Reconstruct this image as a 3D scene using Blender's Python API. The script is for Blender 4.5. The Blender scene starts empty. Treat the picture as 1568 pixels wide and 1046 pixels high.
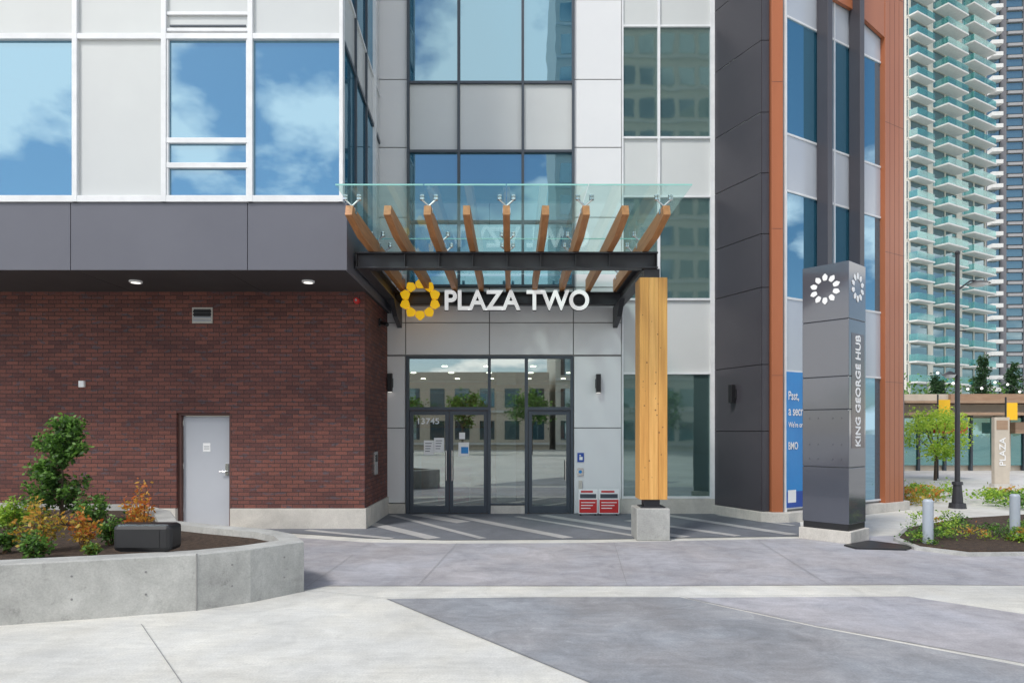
import bpy, math, random
from mathutils import Vector, Matrix
random.seed(7)
S=bpy.context.scene
FL=1045.3; CX=784.0; HY=660.0; H=1.8   # survey constants: focal length, principal column, horizon, eye height

# ---------------------------------------------------------------- materials
def nt(name):
    m=bpy.data.materials.new(name); m.use_nodes=True
    t=m.node_tree; b=t.nodes['Principled BSDF']; return m,t,b
def rgb(c): return (c[0],c[1],c[2],1)
def pbr(name,c1,c2=None,scale=3.0,rough=0.6,bump=0.0,metal=0.0,spec=0.5,vscale=(1,1,1),fine=0.0,coat=0.0,bscale=None,em=0.0):
    m,t,b=nt(name); N=t.nodes; L=t.links
    b.inputs['Roughness'].default_value=rough; b.inputs['Metallic'].default_value=metal
    b.inputs['Specular IOR Level'].default_value=spec; b.inputs['Coat Weight'].default_value=coat
    b.inputs['Base Color'].default_value=rgb(c1)
    if em: b.inputs['Emission Color'].default_value=rgb(c1); b.inputs['Emission Strength'].default_value=em
    if c2 is None: c2=tuple(x*0.86 for x in c1)
    tc=N.new('ShaderNodeTexCoord'); mp=N.new('ShaderNodeMapping'); mp.inputs['Scale'].default_value=vscale
    L.new(tc.outputs['Object'],mp.inputs['Vector'])
    n=N.new('ShaderNodeTexNoise'); n.inputs['Scale'].default_value=scale; n.inputs['Detail'].default_value=7; n.inputs['Roughness'].default_value=0.62
    L.new(mp.outputs[0],n.inputs['Vector'])
    r=N.new('ShaderNodeValToRGB'); r.color_ramp.elements[0].position=0.32; r.color_ramp.elements[1].position=0.68
    r.color_ramp.elements[0].color=rgb(c2); r.color_ramp.elements[1].color=rgb(c1)
    L.new(n.outputs['Fac'],r.inputs['Fac']); out=r.outputs['Color']
    if fine>0:
        n2=N.new('ShaderNodeTexNoise'); n2.inputs['Scale'].default_value=scale*35; n2.inputs['Detail'].default_value=4
        L.new(mp.outputs[0],n2.inputs['Vector'])
        mr=N.new('ShaderNodeMapRange'); mr.inputs['From Min'].default_value=0.3; mr.inputs['From Max'].default_value=0.7
        mr.inputs['To Min'].default_value=1-fine; mr.inputs['To Max'].default_value=1+fine
        L.new(n2.outputs['Fac'],mr.inputs['Value'])
        mx=N.new('ShaderNodeVectorMath'); mx.operation='SCALE'; L.new(out,mx.inputs[0]); L.new(mr.outputs[0],mx.inputs['Scale']); out=mx.outputs[0]
    L.new(out,b.inputs['Base Color'])
    if bump>0:
        n3=N.new('ShaderNodeTexNoise'); n3.inputs['Scale'].default_value=bscale or scale*20; n3.inputs['Detail'].default_value=5
        L.new(mp.outputs[0],n3.inputs['Vector'])
        bp=N.new('ShaderNodeBump'); bp.inputs['Strength'].default_value=bump; bp.inputs['Distance'].default_value=0.01
        L.new(n3.outputs['Fac'],bp.inputs['Height']); L.new(bp.outputs[0],b.inputs['Normal'])
    return m
def concrete(name,c,dark=0.75,stain=0.6,mid_lo=.88,warm=(1,1,1),seam=0):
    m,t,b=nt(name); N=t.nodes; L=t.links
    b.inputs['Roughness'].default_value=0.8; b.inputs['Specular IOR Level'].default_value=0.3
    tc=N.new('ShaderNodeTexCoord')
    def noise(s,d=8,r=0.6,dist=0):
        n=N.new('ShaderNodeTexNoise'); n.inputs['Scale'].default_value=s; n.inputs['Detail'].default_value=d; n.inputs['Roughness'].default_value=r; n.inputs['Distortion'].default_value=dist
        L.new(tc.outputs['Object'],n.inputs['Vector']); return n.outputs['Fac']
    def rng(v,a,bb,lo,hi):
        q=N.new('ShaderNodeMapRange'); q.inputs['From Min'].default_value=a; q.inputs['From Max'].default_value=bb
        q.inputs['To Min'].default_value=lo; q.inputs['To Max'].default_value=hi; L.new(v,q.inputs['Value']); return q.outputs[0]
    def mul(a,bb):
        q=N.new('ShaderNodeMath'); q.operation='MULTIPLY'; L.new(a,q.inputs[0]); L.new(bb,q.inputs[1]); return q.outputs[0]
    big=rng(noise(0.45,6,.6,.6),0.35,0.65,dark,1.06); mid=rng(noise(2.2,12,0.72,.8),0.35,0.65,mid_lo,1.07)
    fine=rng(noise(60,4),0.25,0.75,0.86,1.12); st=rng(noise(4.5,12,0.8,1.5),0.56,0.70,1.0,stain)
    f=mul(mul(big,mid),mul(fine,st))
    # streaky broom / wear marks
    mp=N.new('ShaderNodeMapping'); mp.inputs['Scale'].default_value=(.8,5,1); mp.inputs['Rotation'].default_value=(0,0,.25); L.new(tc.outputs['Object'],mp.inputs[0])
    ns=N.new('ShaderNodeTexNoise'); ns.inputs['Scale'].default_value=2.5; ns.inputs['Detail'].default_value=10; ns.inputs['Roughness'].default_value=.7; L.new(mp.outputs[0],ns.inputs['Vector'])
    f=mul(f,rng(ns.outputs['Fac'],.35,.65,.93,1.06))
    if seam:
        vo=N.new('ShaderNodeTexVoronoi'); vo.feature='DISTANCE_TO_EDGE'; vo.inputs['Scale'].default_value=seam; vo.inputs['Randomness'].default_value=.9
        L.new(tc.outputs['Object'],vo.inputs['Vector']); f=mul(f,rng(vo.outputs['Distance'],0,.035,.93,1.0))
    hue=N.new('ShaderNodeMix'); hue.data_type='RGBA'; L.new(rng(noise(.8,4),.4,.6,0,1),hue.inputs[0]); hue.inputs[6].default_value=rgb(c); hue.inputs[7].default_value=rgb(tuple(a*b for a,b in zip(c,warm)))
    v=N.new('ShaderNodeVectorMath'); v.operation='SCALE'; L.new(hue.outputs[2],v.inputs[0]); L.new(f,v.inputs['Scale'])
    L.new(v.outputs[0],b.inputs['Base Color'])
    bp=N.new('ShaderNodeBump'); bp.inputs['Strength'].default_value=0.35; bp.inputs['Distance'].default_value=0.006
    L.new(noise(70,6),bp.inputs['Height']); L.new(bp.outputs[0],b.inputs['Normal'])
    return m
def glass_mirror(name,tint,body,fac=0.6,wave=0.02,rough=0.01):
    m=bpy.data.materials.new(name); m.use_nodes=True; t=m.node_tree; N=t.nodes; L=t.links
    N.remove(N['Principled BSDF']); o=N['Material Output']
    g=N.new('ShaderNodeBsdfGlossy'); g.inputs['Color'].default_value=rgb(tint); g.inputs['Roughness'].default_value=rough
    d=N.new('ShaderNodeBsdfDiffuse'); d.inputs['Color'].default_value=rgb(body)
    tc=N.new('ShaderNodeTexCoord'); n=N.new('ShaderNodeTexNoise'); n.inputs['Scale'].default_value=0.9; n.inputs['Detail'].default_value=2
    L.new(tc.outputs['Object'],n.inputs['Vector'])
    bp=N.new('ShaderNodeBump'); bp.inputs['Strength'].default_value=wave; bp.inputs['Distance'].default_value=0.3
    L.new(n.outputs['Fac'],bp.inputs['Height']); L.new(bp.outputs[0],g.inputs['Normal'])
    lw=N.new('ShaderNodeLayerWeight'); lw.inputs['Blend'].default_value=0.25
    mr=N.new('ShaderNodeMapRange'); mr.inputs['To Min'].default_value=fac; mr.inputs['To Max'].default_value=1.0
    L.new(lw.outputs['Fresnel'],mr.inputs['Value'])
    mx=N.new('ShaderNodeMixShader'); L.new(mr.outputs[0],mx.inputs[0]); L.new(d.outputs[0],mx.inputs[1]); L.new(g.outputs[0],mx.inputs[2])
    L.new(mx.outputs[0],o.inputs['Surface']); return m
def glass_clear(name,trans,refl=0.25,haze=0.0,hazec=(.6,.8,.78)):
    m=bpy.data.materials.new(name); m.use_nodes=True; t=m.node_tree; N=t.nodes; L=t.links
    N.remove(N['Principled BSDF']); o=N['Material Output']
    g=N.new('ShaderNodeBsdfGlossy'); g.inputs['Roughness'].default_value=0.01; g.inputs['Color'].default_value=(.95,1,1,1)
    tr=N.new('ShaderNodeBsdfTransparent'); tr.inputs['Color'].default_value=rgb(trans)
    mx=N.new('ShaderNodeMixShader'); mx.inputs[0].default_value=refl
    L.new(tr.outputs[0],mx.inputs[1]); L.new(g.outputs[0],mx.inputs[2]); out=mx.outputs[0]
    if haze>0:
        d=N.new('ShaderNodeBsdfTranslucent'); d.inputs['Color'].default_value=rgb(hazec)
        m2=N.new('ShaderNodeMixShader'); m2.inputs[0].default_value=haze; L.new(out,m2.inputs[1]); L.new(d.outputs[0],m2.inputs[2]); out=m2.outputs[0]
    L.new(out,o.inputs['Surface']); return m
def emis(name,c,s):
    m,t,b=nt(name); b.inputs['Base Color'].default_value=rgb(c); b.inputs['Emission Color'].default_value=rgb(c); b.inputs['Emission Strength'].default_value=s; return m
def brick(name):
    m,t,b=nt(name); N=t.nodes; L=t.links
    tc=N.new('ShaderNodeTexCoord'); sp=N.new('ShaderNodeSeparateXYZ'); L.new(tc.outputs['Object'],sp.inputs[0])
    ad=N.new('ShaderNodeMath'); ad.operation='ADD'; L.new(sp.outputs['X'],ad.inputs[0]); L.new(sp.outputs['Y'],ad.inputs[1])
    cb=N.new('ShaderNodeCombineXYZ'); L.new(ad.outputs[0],cb.inputs['X']); L.new(sp.outputs['Z'],cb.inputs['Y'])
    def bt(c1,c2,mo,bias=0.0):
        k=N.new('ShaderNodeTexBrick'); k.inputs['Scale'].default_value=1; k.inputs['Brick Width'].default_value=0.225; k.inputs['Row Height'].default_value=0.0755
        k.inputs['Mortar Size'].default_value=0.006; k.inputs['Mortar Smooth'].default_value=0.2; k.inputs['Bias'].default_value=bias
        k.inputs['Color1'].default_value=rgb(c1); k.inputs['Color2'].default_value=rgb(c2); k.inputs['Mortar'].default_value=rgb(mo)
        L.new(cb.outputs[0],k.inputs['Vector']); return k
    k=bt((0.190,0.074,0.058),(0.098,0.044,0.042),(0.055,0.038,0.036),-.1)
    n=N.new('ShaderNodeTexNoise'); n.inputs['Scale'].default_value=1.0; n.inputs['Detail'].default_value=2
    mp=N.new('ShaderNodeMapping'); mp.inputs['Scale'].default_value=(5,13,1); L.new(cb.outputs[0],mp.inputs[0]); L.new(mp.outputs[0],n.inputs['Vector'])
    r=N.new('ShaderNodeValToRGB'); r.color_ramp.elements[0].position=0.58; r.color_ramp.elements[1].position=0.66
    L.new(n.outputs['Fac'],r.inputs[0])
    kk=N.new('ShaderNodeMath'); kk.operation='SUBTRACT'; kk.inputs[0].default_value=1; L.new(k.outputs['Fac'],kk.inputs[1])
    km=N.new('ShaderNodeMath'); km.operation='MULTIPLY'; L.new(r.outputs[0],km.inputs[0]); L.new(kk.outputs[0],km.inputs[1])
    mx=N.new('ShaderNodeMix'); mx.data_type='RGBA'; L.new(km.outputs[0],mx.inputs[0]); L.new(k.outputs['Color'],mx.inputs[6]); mx.inputs[7].default_value=(0.100,0.072,0.080,1)
    n2=N.new('ShaderNodeTexNoise'); n2.inputs['Scale'].default_value=0.7; n2.inputs['Detail'].default_value=8; L.new(cb.outputs[0],n2.inputs['Vector'])
    mr=N.new('ShaderNodeMapRange'); mr.inputs['From Min'].default_value=.3; mr.inputs['From Max'].default_value=.7; mr.inputs['To Min'].default_value=.85; mr.inputs['To Max'].default_value=1.2
    L.new(n2.outputs['Fac'],mr.inputs[0])
    n4=N.new('ShaderNodeTexNoise'); n4.inputs['Scale'].default_value=40; n4.inputs['Detail'].default_value=4; L.new(cb.outputs[0],n4.inputs['Vector'])
    mr4=N.new('ShaderNodeMapRange'); mr4.inputs['From Min'].default_value=.3; mr4.inputs['From Max'].default_value=.7; mr4.inputs['To Min'].default_value=.8; mr4.inputs['To Max'].default_value=1.2; L.new(n4.outputs['Fac'],mr4.inputs[0])
    mm=N.new('ShaderNodeMath'); mm.operation='MULTIPLY'; L.new(mr.outputs[0],mm.inputs[0]); L.new(mr4.outputs[0],mm.inputs[1])
    v=N.new('ShaderNodeVectorMath'); v.operation='SCALE'; L.new(mx.outputs[2],v.inputs[0]); L.new(mm.outputs[0],v.inputs['Scale'])
    L.new(v.outputs[0],b.inputs['Base Color']); b.inputs['Roughness'].default_value=.8; b.inputs['Specular IOR Level'].default_value=.3
    bp=N.new('ShaderNodeBump'); bp.inputs['Strength'].default_value=.8; bp.inputs['Distance'].default_value=.008; bp.invert=True
    L.new(k.outputs['Fac'],bp.inputs['Height']); L.new(bp.outputs[0],b.inputs['Normal']); return m

M={}
M['brick']=brick('brick')
M['stone']=concrete('stone_base',(.60,.57,.52),.85,.8)
M['planter']=concrete('cast_concrete',(.50,.50,.475),.72,.58,.78)
M['g_base']=concrete('ground_concrete',(.66,.655,.62),.84,.84,.88,(1.02,1,.96))
M['g_mid']=concrete('paving_grey',(.43,.43,.465),.80,1.20,.76,(1.04,1,.96),.45)
M['g_dark']=concrete('paving_slate',(.335,.35,.375),.78,1.32,.74,(1.05,1.0,.96))
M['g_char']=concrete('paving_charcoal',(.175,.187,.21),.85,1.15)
M['g_stripe']=concrete('paving_stripe',(.46,.455,.45),.85,.8)
M['g_sunlit']=concrete('paving_painted_sun',(.66,.65,.63),.88,.85)  # pale colour carries the sunlight on the far pavement
M['joint']=pbr('joint',(.28,.275,.27),rough=.9)
M['white']=pbr('white_panel',(.74,.745,.75),(.70,.705,.715),scale=.6,rough=.45)
M['backing']=pbr('joint_backing',(.30,.30,.30),rough=.9)
M['spandrel']=pbr('spandrel_panel',(.60,.62,.61),(.56,.575,.57),scale=.5,rough=.2,spec=.6)
M['spandrel_b']=pbr('spandrel_blue_grey',(.50,.535,.58),(.46,.49,.54),scale=.5,rough=.15,spec=.7)
M['alu']=pbr('white_aluminium',(.78,.79,.80),rough=.4)
M['mull']=pbr('dark_mullion',(.06,.075,.095),rough=.4)
M['glassb']=glass_mirror('blue_glass',(.44,.62,.74),(.04,.17,.26),.50,.006)
M['glassm']=glass_mirror('deep_blue_glass',(.34,.52,.62),(.03,.12,.19),.50,.006)
M['glassrefl']=glass_mirror('glass_reflection_tint',(.42,.53,.52),(.07,.12,.115),.42,.006,.03)  # same glass; dark green tint imitates the reflected building opposite
M['fascia']=pbr('charcoal_metal',(.125,.126,.15),(.113,.114,.137),scale=.8,rough=.36,spec=.5)
M['soffit']=pbr('soffit_metal',(.05,.048,.05),rough=.6)
M['wing']=pbr('dark_cladding',(.062,.06,.07),(.052,.05,.06),scale=.9,rough=.3)
M['orange']=pbr('orange_cladding',(.43,.14,.055),(.37,.115,.044),scale=1.2,rough=.35,vscale=(1,1,.15),spec=.6)
M['steel']=pbr('dark_steel',(.045,.045,.052),rough=.42,metal=.2)
M['inox']=pbr('stainless',(.72,.72,.72),rough=.22,metal=1.0)
M['raft']=pbr('cedar',(.56,.26,.10),(.38,.16,.06),scale=6,rough=.5,vscale=(4,.25,4),bump=.1)
M['colw']=pbr('glulam',(.78,.41,.11),(.54,.25,.06),scale=5,rough=.45,vscale=(3.5,3.5,.16),fine=.06)
M['colw2']=pbr('glulam_light',(.84,.47,.15),(.62,.31,.08),scale=4,rough=.45,vscale=(4.5,4.5,.2),fine=.06)
M['cglass']=glass_clear('canopy_glass',(.85,.96,.945),.13,.035,(.6,.85,.80))
M['dglass']=glass_clear('door_glass',(.66,.74,.71),.30)
M['black']=pbr('black_metal',(.018,.018,.02),rough=.4)
M['door']=pbr('door_paint',(.47,.49,.53),(.45,.47,.51),rough=.4)
M['dframe']=pbr('door_frame',(.12,.055,.045),rough=.5)
M['yellow']=pbr('yellow_paint',(.92,.52,.01),(.88,.49,.01),rough=.4)
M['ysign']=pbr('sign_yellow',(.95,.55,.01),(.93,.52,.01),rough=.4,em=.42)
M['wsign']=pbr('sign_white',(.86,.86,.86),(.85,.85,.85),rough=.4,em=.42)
M['wpaint']=pbr('white_paint',(.86,.86,.86),(.84,.84,.84),rough=.4)
M['red']=pbr('red_paint',(.60,.03,.03),rough=.5)
M['blue']=pbr('blue_vinyl',(.02,.25,.62),(.015,.22,.58),rough=.3)
M['bluesg']=pbr('blue_sign',(.02,.08,.40),rough=.4)
M['totem']=pbr('totem_metal',(.075,.082,.105),(.068,.075,.095),scale=1,rough=.13,spec=.9,coat=.4)
M['totemr']=pbr('totem_band',(.085,.04,.045),(.05,.04,.05),scale=1,rough=.2,spec=.8)
M['soil']=pbr('mulch',(.11,.07,.045),(.03,.02,.015),scale=18,rough=1,bump=1.0)
M['tan']=pbr('lobby_wall',(.50,.45,.37),rough=.7)
M['ceil']=pbr('lobby_ceiling',(.6,.57,.52),rough=.8)
M['lobwood']=pbr('lobby_wood',(.56,.25,.08),(.46,.20,.06),scale=3,rough=.4,vscale=(.3,.3,5))
M['lobfloor']=pbr('lobby_floor',(.30,.29,.28),rough=.2)
M['lamp']=emis('lit_lamp',(1,.9,.75),11)
M['lampsoft']=emis('downlight',(1,.97,.9),1.2)
M['bark']=pbr('bark',(.12,.09,.065),(.07,.05,.035),scale=12,rough=.95,bump=.5)
M['stem']=pbr('stem',(.20,.12,.06),rough=.8)
def leafm(n,c):
    m,t,b=nt(n); b.inputs['Roughness'].default_value=.55; b.inputs['Base Color'].default_value=rgb(c)
    N=t.nodes;L=t.links; tr=N.new('ShaderNodeBsdfTranslucent'); tr.inputs['Color'].default_value=rgb(tuple(min(1,x*1.5) for x in c))
    mx=N.new('ShaderNodeMixShader'); mx.inputs[0].default_value=.35; L.new(b.outputs[0],mx.inputs[1]); L.new(tr.outputs[0],mx.inputs[2]); L.new(mx.outputs[0],N['Material Output'].inputs[0]); return m
LG=[leafm('leaf_dark',(.035,.085,.018)),leafm('leaf_mid',(.08,.18,.03)),leafm('leaf_light',(.15,.30,.05))]
LY=[leafm('leaf_olive',(.20,.23,.035)),leafm('leaf_yellow',(.46,.35,.05)),leafm('leaf_orange',(.52,.20,.04))]
LO=[leafm('leaf_gold',(.50,.27,.04)),leafm('leaf_rust',(.50,.14,.03)),leafm('leaf_amber',(.58,.33,.06))]
LB=[leafm('leaf_lime_d',(.12,.24,.025)),leafm('leaf_lime',(.26,.42,.04)),leafm('leaf_lime_l',(.40,.55,.07))]
LD=[leafm('leaf_fir_d',(.015,.045,.018)),leafm('leaf_fir',(.03,.08,.03)),leafm('leaf_fir_l',(.05,.12,.04))]

# ---------------------------------------------------------------- mesh helpers
def parent(name):
    e=bpy.data.objects.new(name,None); S.collection.objects.link(e); e.empty_display_size=.2; return e
class Fr:
    def __init__(s,x0,y0,x1,y1):
        s.o=Vector((x0,y0,0)); d=Vector((x1-x0,y1-y0,0)); s.len=d.length; s.d=d.normalized(); s.n=Vector((s.d.y,-s.d.x,0))
    def u(s,px):
        k=(px-CX)/FL; return (k*s.o.y-s.o.x)/(s.d.x-k*s.d.y)
    def z(s,px,py): return H+(HY-py)/FL*(s.o.y+s.u(px)*s.d.y)
    def p(s,u,n,z): return s.o+s.d*u+s.n*n+Vector((0,0,z))
class MB:
    def __init__(s): s.v=[];s.f=[];s.m=[];s.mats=[]
    def mi(s,m):
        if isinstance(m,str): m=M[m]
        if m not in s.mats: s.mats.append(m)
        return s.mats.index(m)
    def poly(s,pts,m):
        i=len(s.v); s.v+= [tuple(p) for p in pts]; s.f.append(tuple(range(i,i+len(pts)))); s.m.append(s.mi(m))
    def hexa(s,P,m):
        i=len(s.v); s.v+=[tuple(p) for p in P]; k=s.mi(m)
        for q in ((0,3,2,1),(4,5,6,7),(0,1,5,4),(1,2,6,5),(2,3,7,6),(3,0,4,7)):
            s.f.append(tuple(i+a for a in q)); s.m.append(k)
    def box(s,x0,x1,y0,y1,z0,z1,m):
        s.hexa([(x0,y0,z0),(x1,y0,z0),(x1,y1,z0),(x0,y1,z0),(x0,y0,z1),(x1,y0,z1),(x1,y1,z1),(x0,y1,z1)],m)
    def fb(s,F,u0,u1,n0,n1,z0,z1,m):
        if u0>u1:u0,u1=u1,u0
        if z0>z1:z0,z1=z1,z0
        if n0>n1:n0,n1=n1,n0
        s.hexa([F.p(u0,n1,z0),F.p(u1,n1,z0),F.p(u1,n0,z0),F.p(u0,n0,z0),F.p(u0,n1,z1),F.p(u1,n1,z1),F.p(u1,n0,z1),F.p(u0,n0,z1)],m)
    def fpx(s,F,a,b,c,d,n0,n1,m):   # head-on frames only
        s.fb(F,F.u(a),F.u(b),n0,n1,F.z(a,d),F.z(a,c),m)
    def prism(s,pts,z0,z1,m,cap=True):
        n=len(pts); i=len(s.v); k=s.mi(m)
        s.v+=[(p[0],p[1],z0) for p in pts]+[(p[0],p[1],z1) for p in pts]
        for a in range(n):
            b=(a+1)%n; s.f.append((i+a,i+b,i+n+b,i+n+a)); s.m.append(k)
        if cap:
            s.f.append(tuple(i+n+a for a in range(n))); s.m.append(k); s.f.append(tuple(i+a for a in reversed(range(n)))); s.m.append(k)
    def cyl(s,p0,p1,r0,r1,m,seg=12):
        p0=Vector(p0);p1=Vector(p1); d=(p1-p0).normalized(); a=d.orthogonal().normalized(); b=d.cross(a); i=len(s.v); k=s.mi(m)
        for p,r in((p0,r0),(p1,r1)):
            for j in range(seg):
                t=2*math.pi*j/seg; s.v.append(tuple(p+(a*math.cos(t)+b*math.sin(t))*r))
        for j in range(seg):
            q=(j+1)%seg; s.f.append((i+j,i+q,i+seg+q,i+seg+j)); s.m.append(k)
        s.f.append(tuple(i+j for j in reversed(range(seg)))); s.m.append(k); s.f.append(tuple(i+seg+j for j in range(seg))); s.m.append(k)
    def ball(s,c,r,m,seg=12,rings=8,sz=1):
        i=len(s.v);k=s.mi(m)
        for a in range(rings+1):
            ph=math.pi*a/rings
            for j in range(seg):
                t=2*math.pi*j/seg; s.v.append((c[0]+r*math.sin(ph)*math.cos(t),c[1]+r*math.sin(ph)*math.sin(t),c[2]+r*sz*math.cos(ph)))
        for a in range(rings):
            for j in range(seg):
                q=(j+1)%seg; s.f.append((i+a*seg+j,i+(a+1)*seg+j,i+(a+1)*seg+q,i+a*seg+q)); s.m.append(k)
    def leaf(s,o,size,k):
        a=Vector((random.gauss(0,1),random.gauss(0,1),random.gauss(0,.6))).normalized(); b=a.orthogonal().normalized()
        b.rotate(Matrix.Rotation(random.uniform(0,6.28),3,a)); l=size*random.uniform(.6,1.3); wd=l*.55
        i=len(s.v); s.v+=[tuple(o),tuple(o+a*l*.5+b*wd*.5),tuple(o+a*l),tuple(o+a*l*.5-b*wd*.5)]
        s.f.append((i,i+1,i+2,i+3)); s.m.append(k)
    def leaves(s,c,rad,n,size,mats,clumps=14,cone=False,spread=.32):
        ks=[s.mi(m) for m in mats]; cl=[]
        for _ in range(clumps):
            while True:
                p=[random.uniform(-1,1) for _ in range(3)]
                q=sum(x*x for x in p)
                if .1<q<1: break
            if cone:
                h=(p[2]+1)/2; w=max(.12,1-h); p[0]*=w; p[1]*=w
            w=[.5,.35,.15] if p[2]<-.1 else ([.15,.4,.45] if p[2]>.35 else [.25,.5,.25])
            cl.append((p,w,random.uniform(.6,1.2)))
        for _ in range(n):
            p,w,sc=random.choice(cl); sp=spread*sc
            x=c[0]+(p[0]+random.gauss(0,sp*(.6 if cone else 1)))*rad[0]; y=c[1]+(p[1]+random.gauss(0,sp*(.6 if cone else 1)))*rad[1]; z=c[2]+(p[2]+random.gauss(0,sp*.8))*rad[2]
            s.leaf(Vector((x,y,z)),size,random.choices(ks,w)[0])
    def obj(s,name,par=None,bevel=0,smooth=False):
        me=bpy.data.meshes.new(name); me.from_pydata(s.v,[],s.f)
        for m in s.mats: me.materials.append(m)
        me.polygons.foreach_set('material_index',s.m)
        if smooth: me.polygons.foreach_set('use_smooth',[True]*len(s.f))
        me.update(); o=bpy.data.objects.new(name,me); S.collection.objects.link(o)
        if par: o.parent=par
        if bevel:
            b=o.modifiers.new('bevel','BEVEL'); b.width=bevel; b.segments=2; b.limit_method='ANGLE'
        return o
def text(s,name,par,o,xd,yd,w,h,ext,mat,off=0.0):
    cu=bpy.data.curves.new(name,'FONT'); cu.body=s; cu.align_x='LEFT'; cu.extrude=ext; cu.offset=off
    ob=bpy.data.objects.new(name,cu); S.collection.objects.link(ob); cu.materials.append(M[mat])
    bpy.context.view_layer.update(); bb=[Vector(c) for c in ob.bound_box]
    x0=min(c.x for c in bb);x1=max(c.x for c in bb);y0=min(c.y for c in bb);y1=max(c.y for c in bb)
    sx=w/(x1-x0); sy=h/(y1-y0); xd=Vector(xd).normalized(); yd=Vector(yd).normalized(); zd=xd.cross(yd)
    R=Matrix((xd,yd,zd)).transposed().to_4x4()
    ob.matrix_world=Matrix.Translation(Vector(o))@R@Matrix.Diagonal((sx,sy,1,1))@Matrix.Translation((-x0,-y0,0))
    mw=ob.matrix_world.copy(); ob.parent=par; ob.matrix_world=mw; return ob
def G(px,py):
    d=H*FL/(py-HY); return ((px-CX)/FL*d,d)
def X(px,d): return (px-CX)/FL*d
def Z(py,d): return H+(HY-py)/FL*d

# ---------------------------------------------------------------- ground
mb=MB(); mb.poly([(-400,-300,0),(400,-300,0),(400,600,0),(-400,600,0)],'g_base'); mb.obj('ground')
def sheet(name,pts,z,mat):
    mb=MB(); mb.poly([(x,y,z) for x,y in pts],mat); return mb.obj(name)
sheet('paving_band',[G(440,908),G(500,897),G(1000,897),G(1400,895),G(2100,900),G(2100,800),G(1225,824),G(900,831),G(680,832),G(560,830),G(440,822),G(300,815),G(200,860)],.004,'g_mid')
sheet('paving_slab',[G(592,917),G(820,914),G(1040,914),G(1250,960),G(1700,1045),G(1900,1400),G(1180,1180),G(905,1046)],.004,'g_dark')
sheet('paving_slab',[G(1050,915),G(1390,913),G(1568,940),G(1900,990),G(1720,1043),G(1250,958)],.004,'g_mid')
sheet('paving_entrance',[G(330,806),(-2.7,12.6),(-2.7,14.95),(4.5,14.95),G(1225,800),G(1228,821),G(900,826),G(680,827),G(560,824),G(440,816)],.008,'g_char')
mb=MB()
for a,b,w in (((560,800),(665,825),.26),((600,789),(740,825),.14),((640,788),(710,800),.35),((690,789),(870,824),.24),((790,791),(980,822),.14),((830,789),(1050,823),.26),((960,797),(1130,821),.2),((1020,789),(1215,819),.24),((470,812),(600,825),.16),((1100,789),(1215,805),.14)):
    p=Vector(G(*a));q=Vector(G(*b)); d=(q-p).normalized(); n=Vector((-d.y,d.x))*w/2
    mb.poly([(*(p-n),.012),(*(q-n),.012),(*(q+n),.012),(*(p+n),.012)],'g_stripe')
mb.obj('paving_stripes')
mb=MB()
def line(a,b,w=.006,z=.016):
    p=Vector(G(*a));q=Vector(G(*b)); d=(q-p).normalized(); n=Vector((-d.y,d.x))*w/2
    mb.poly([(*(p-n),z),(*(q-n),z),(*(q+n),z),(*(p+n),z)],'joint')
for a,b in (((216,957),(300,1080)),((592,917),(470,905)),((500,897),(1400,895)),((592,916),(1390,912)),((540,850),(470,900)),((700,832),(640,897)),((940,831),(960,897)),((1160,828),(1270,897)),((905,1046),(592,917)),((1040,914),(1700,1045)),((560,826),(1228,823))):
    line(a,b)
mb.obj('paving_joints')

# ---------------------------------------------------------------- main building
BLD=parent('office_building')
W=Fr(-20,14.9,20,14.9)
mb=MB()
zt=W.z(700,545); TOP=17
mb.box(X(572,14.9),4.5,14.94,15.3,zt,TOP,'backing')
mb.box(X(572,14.9),X(622,14.9),14.94,15.3,0,zt,'backing'); mb.box(X(877.5,14.9),4.5,14.94,15.3,0,zt,'backing')
mb.box(-14,9.0,17.2,40,5.5,TOP,'backing'); mb.obj('core_wall',BLD)
mb=MB()
g=.7
def panel(a,b,c,d): mb.fpx(W,a+g,b-g,c+g,d-g,0,-.03,'white')
for r in ((545,655),(655,770)): panel(586,621,*r)
for r in ((545,655),(655,786)): panel(878.5,952,*r)
for r in ((494,543.5),(440,494)):
    for c in ((586,621),(621,749.5),(749.5,878),(878,952)): panel(c[0],c[1],*r)
for r in ((-100,0),(-220,-100),(0,122),(122,226),(226,333),(333,440)):
    panel(574,625,*r); panel(878.5,952,*r)
mb.obj('white_panels',BLD,bevel=.004)
mb=MB(); mb.fpx(W,586,621,771,788,.03,-.03,'stone'); mb.fpx(W,950,1100,763,790,.05,-.03,'stone'); mb.obj('stone_plinth',BLD,bevel=.005)
gl=MB(); fr=MB(); sp=MB()
for (c,d,k) in ((-220,-80,'s'),(-80,126,'g'),(129,231,'s'),(234,440,'g')):
    for a,b in ((626,702),(703,800),(801,877)):
        if k=='g': gl.fpx(W,a,b,c,d,-.02,-.03,'glassm')
        else: sp.fpx(W,a,b,c,d,-.01,-.03,'spandrel')
for x in (625.5,702.5,800.5,877.5): fr.fpx(W,x-2,x+2,-220,440,.06,-.03,'mull')
for y in (-80,127.5,232.5,340,438): fr.fpx(W,627.5,875.5,y-2,y+2,.05,-.03,'mull')
for (c,d,k) in ((-220,-120,'s'),(-120,-50,'g'),(-50,40,'s'),(42,210,'g'),(213,300,'s'),(303,457,'g'),(460,570,'s'),(573,762,'g')):
    for a,b in ((954,1008),(1009,1090)):
        if k=='g': gl.fpx(W,a,b,c,d,-.02,-.03,'glassrefl')
        else: sp.fpx(W,a,b,c,d,-.015,-.03,'spandrel')
fr2=MB()
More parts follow.
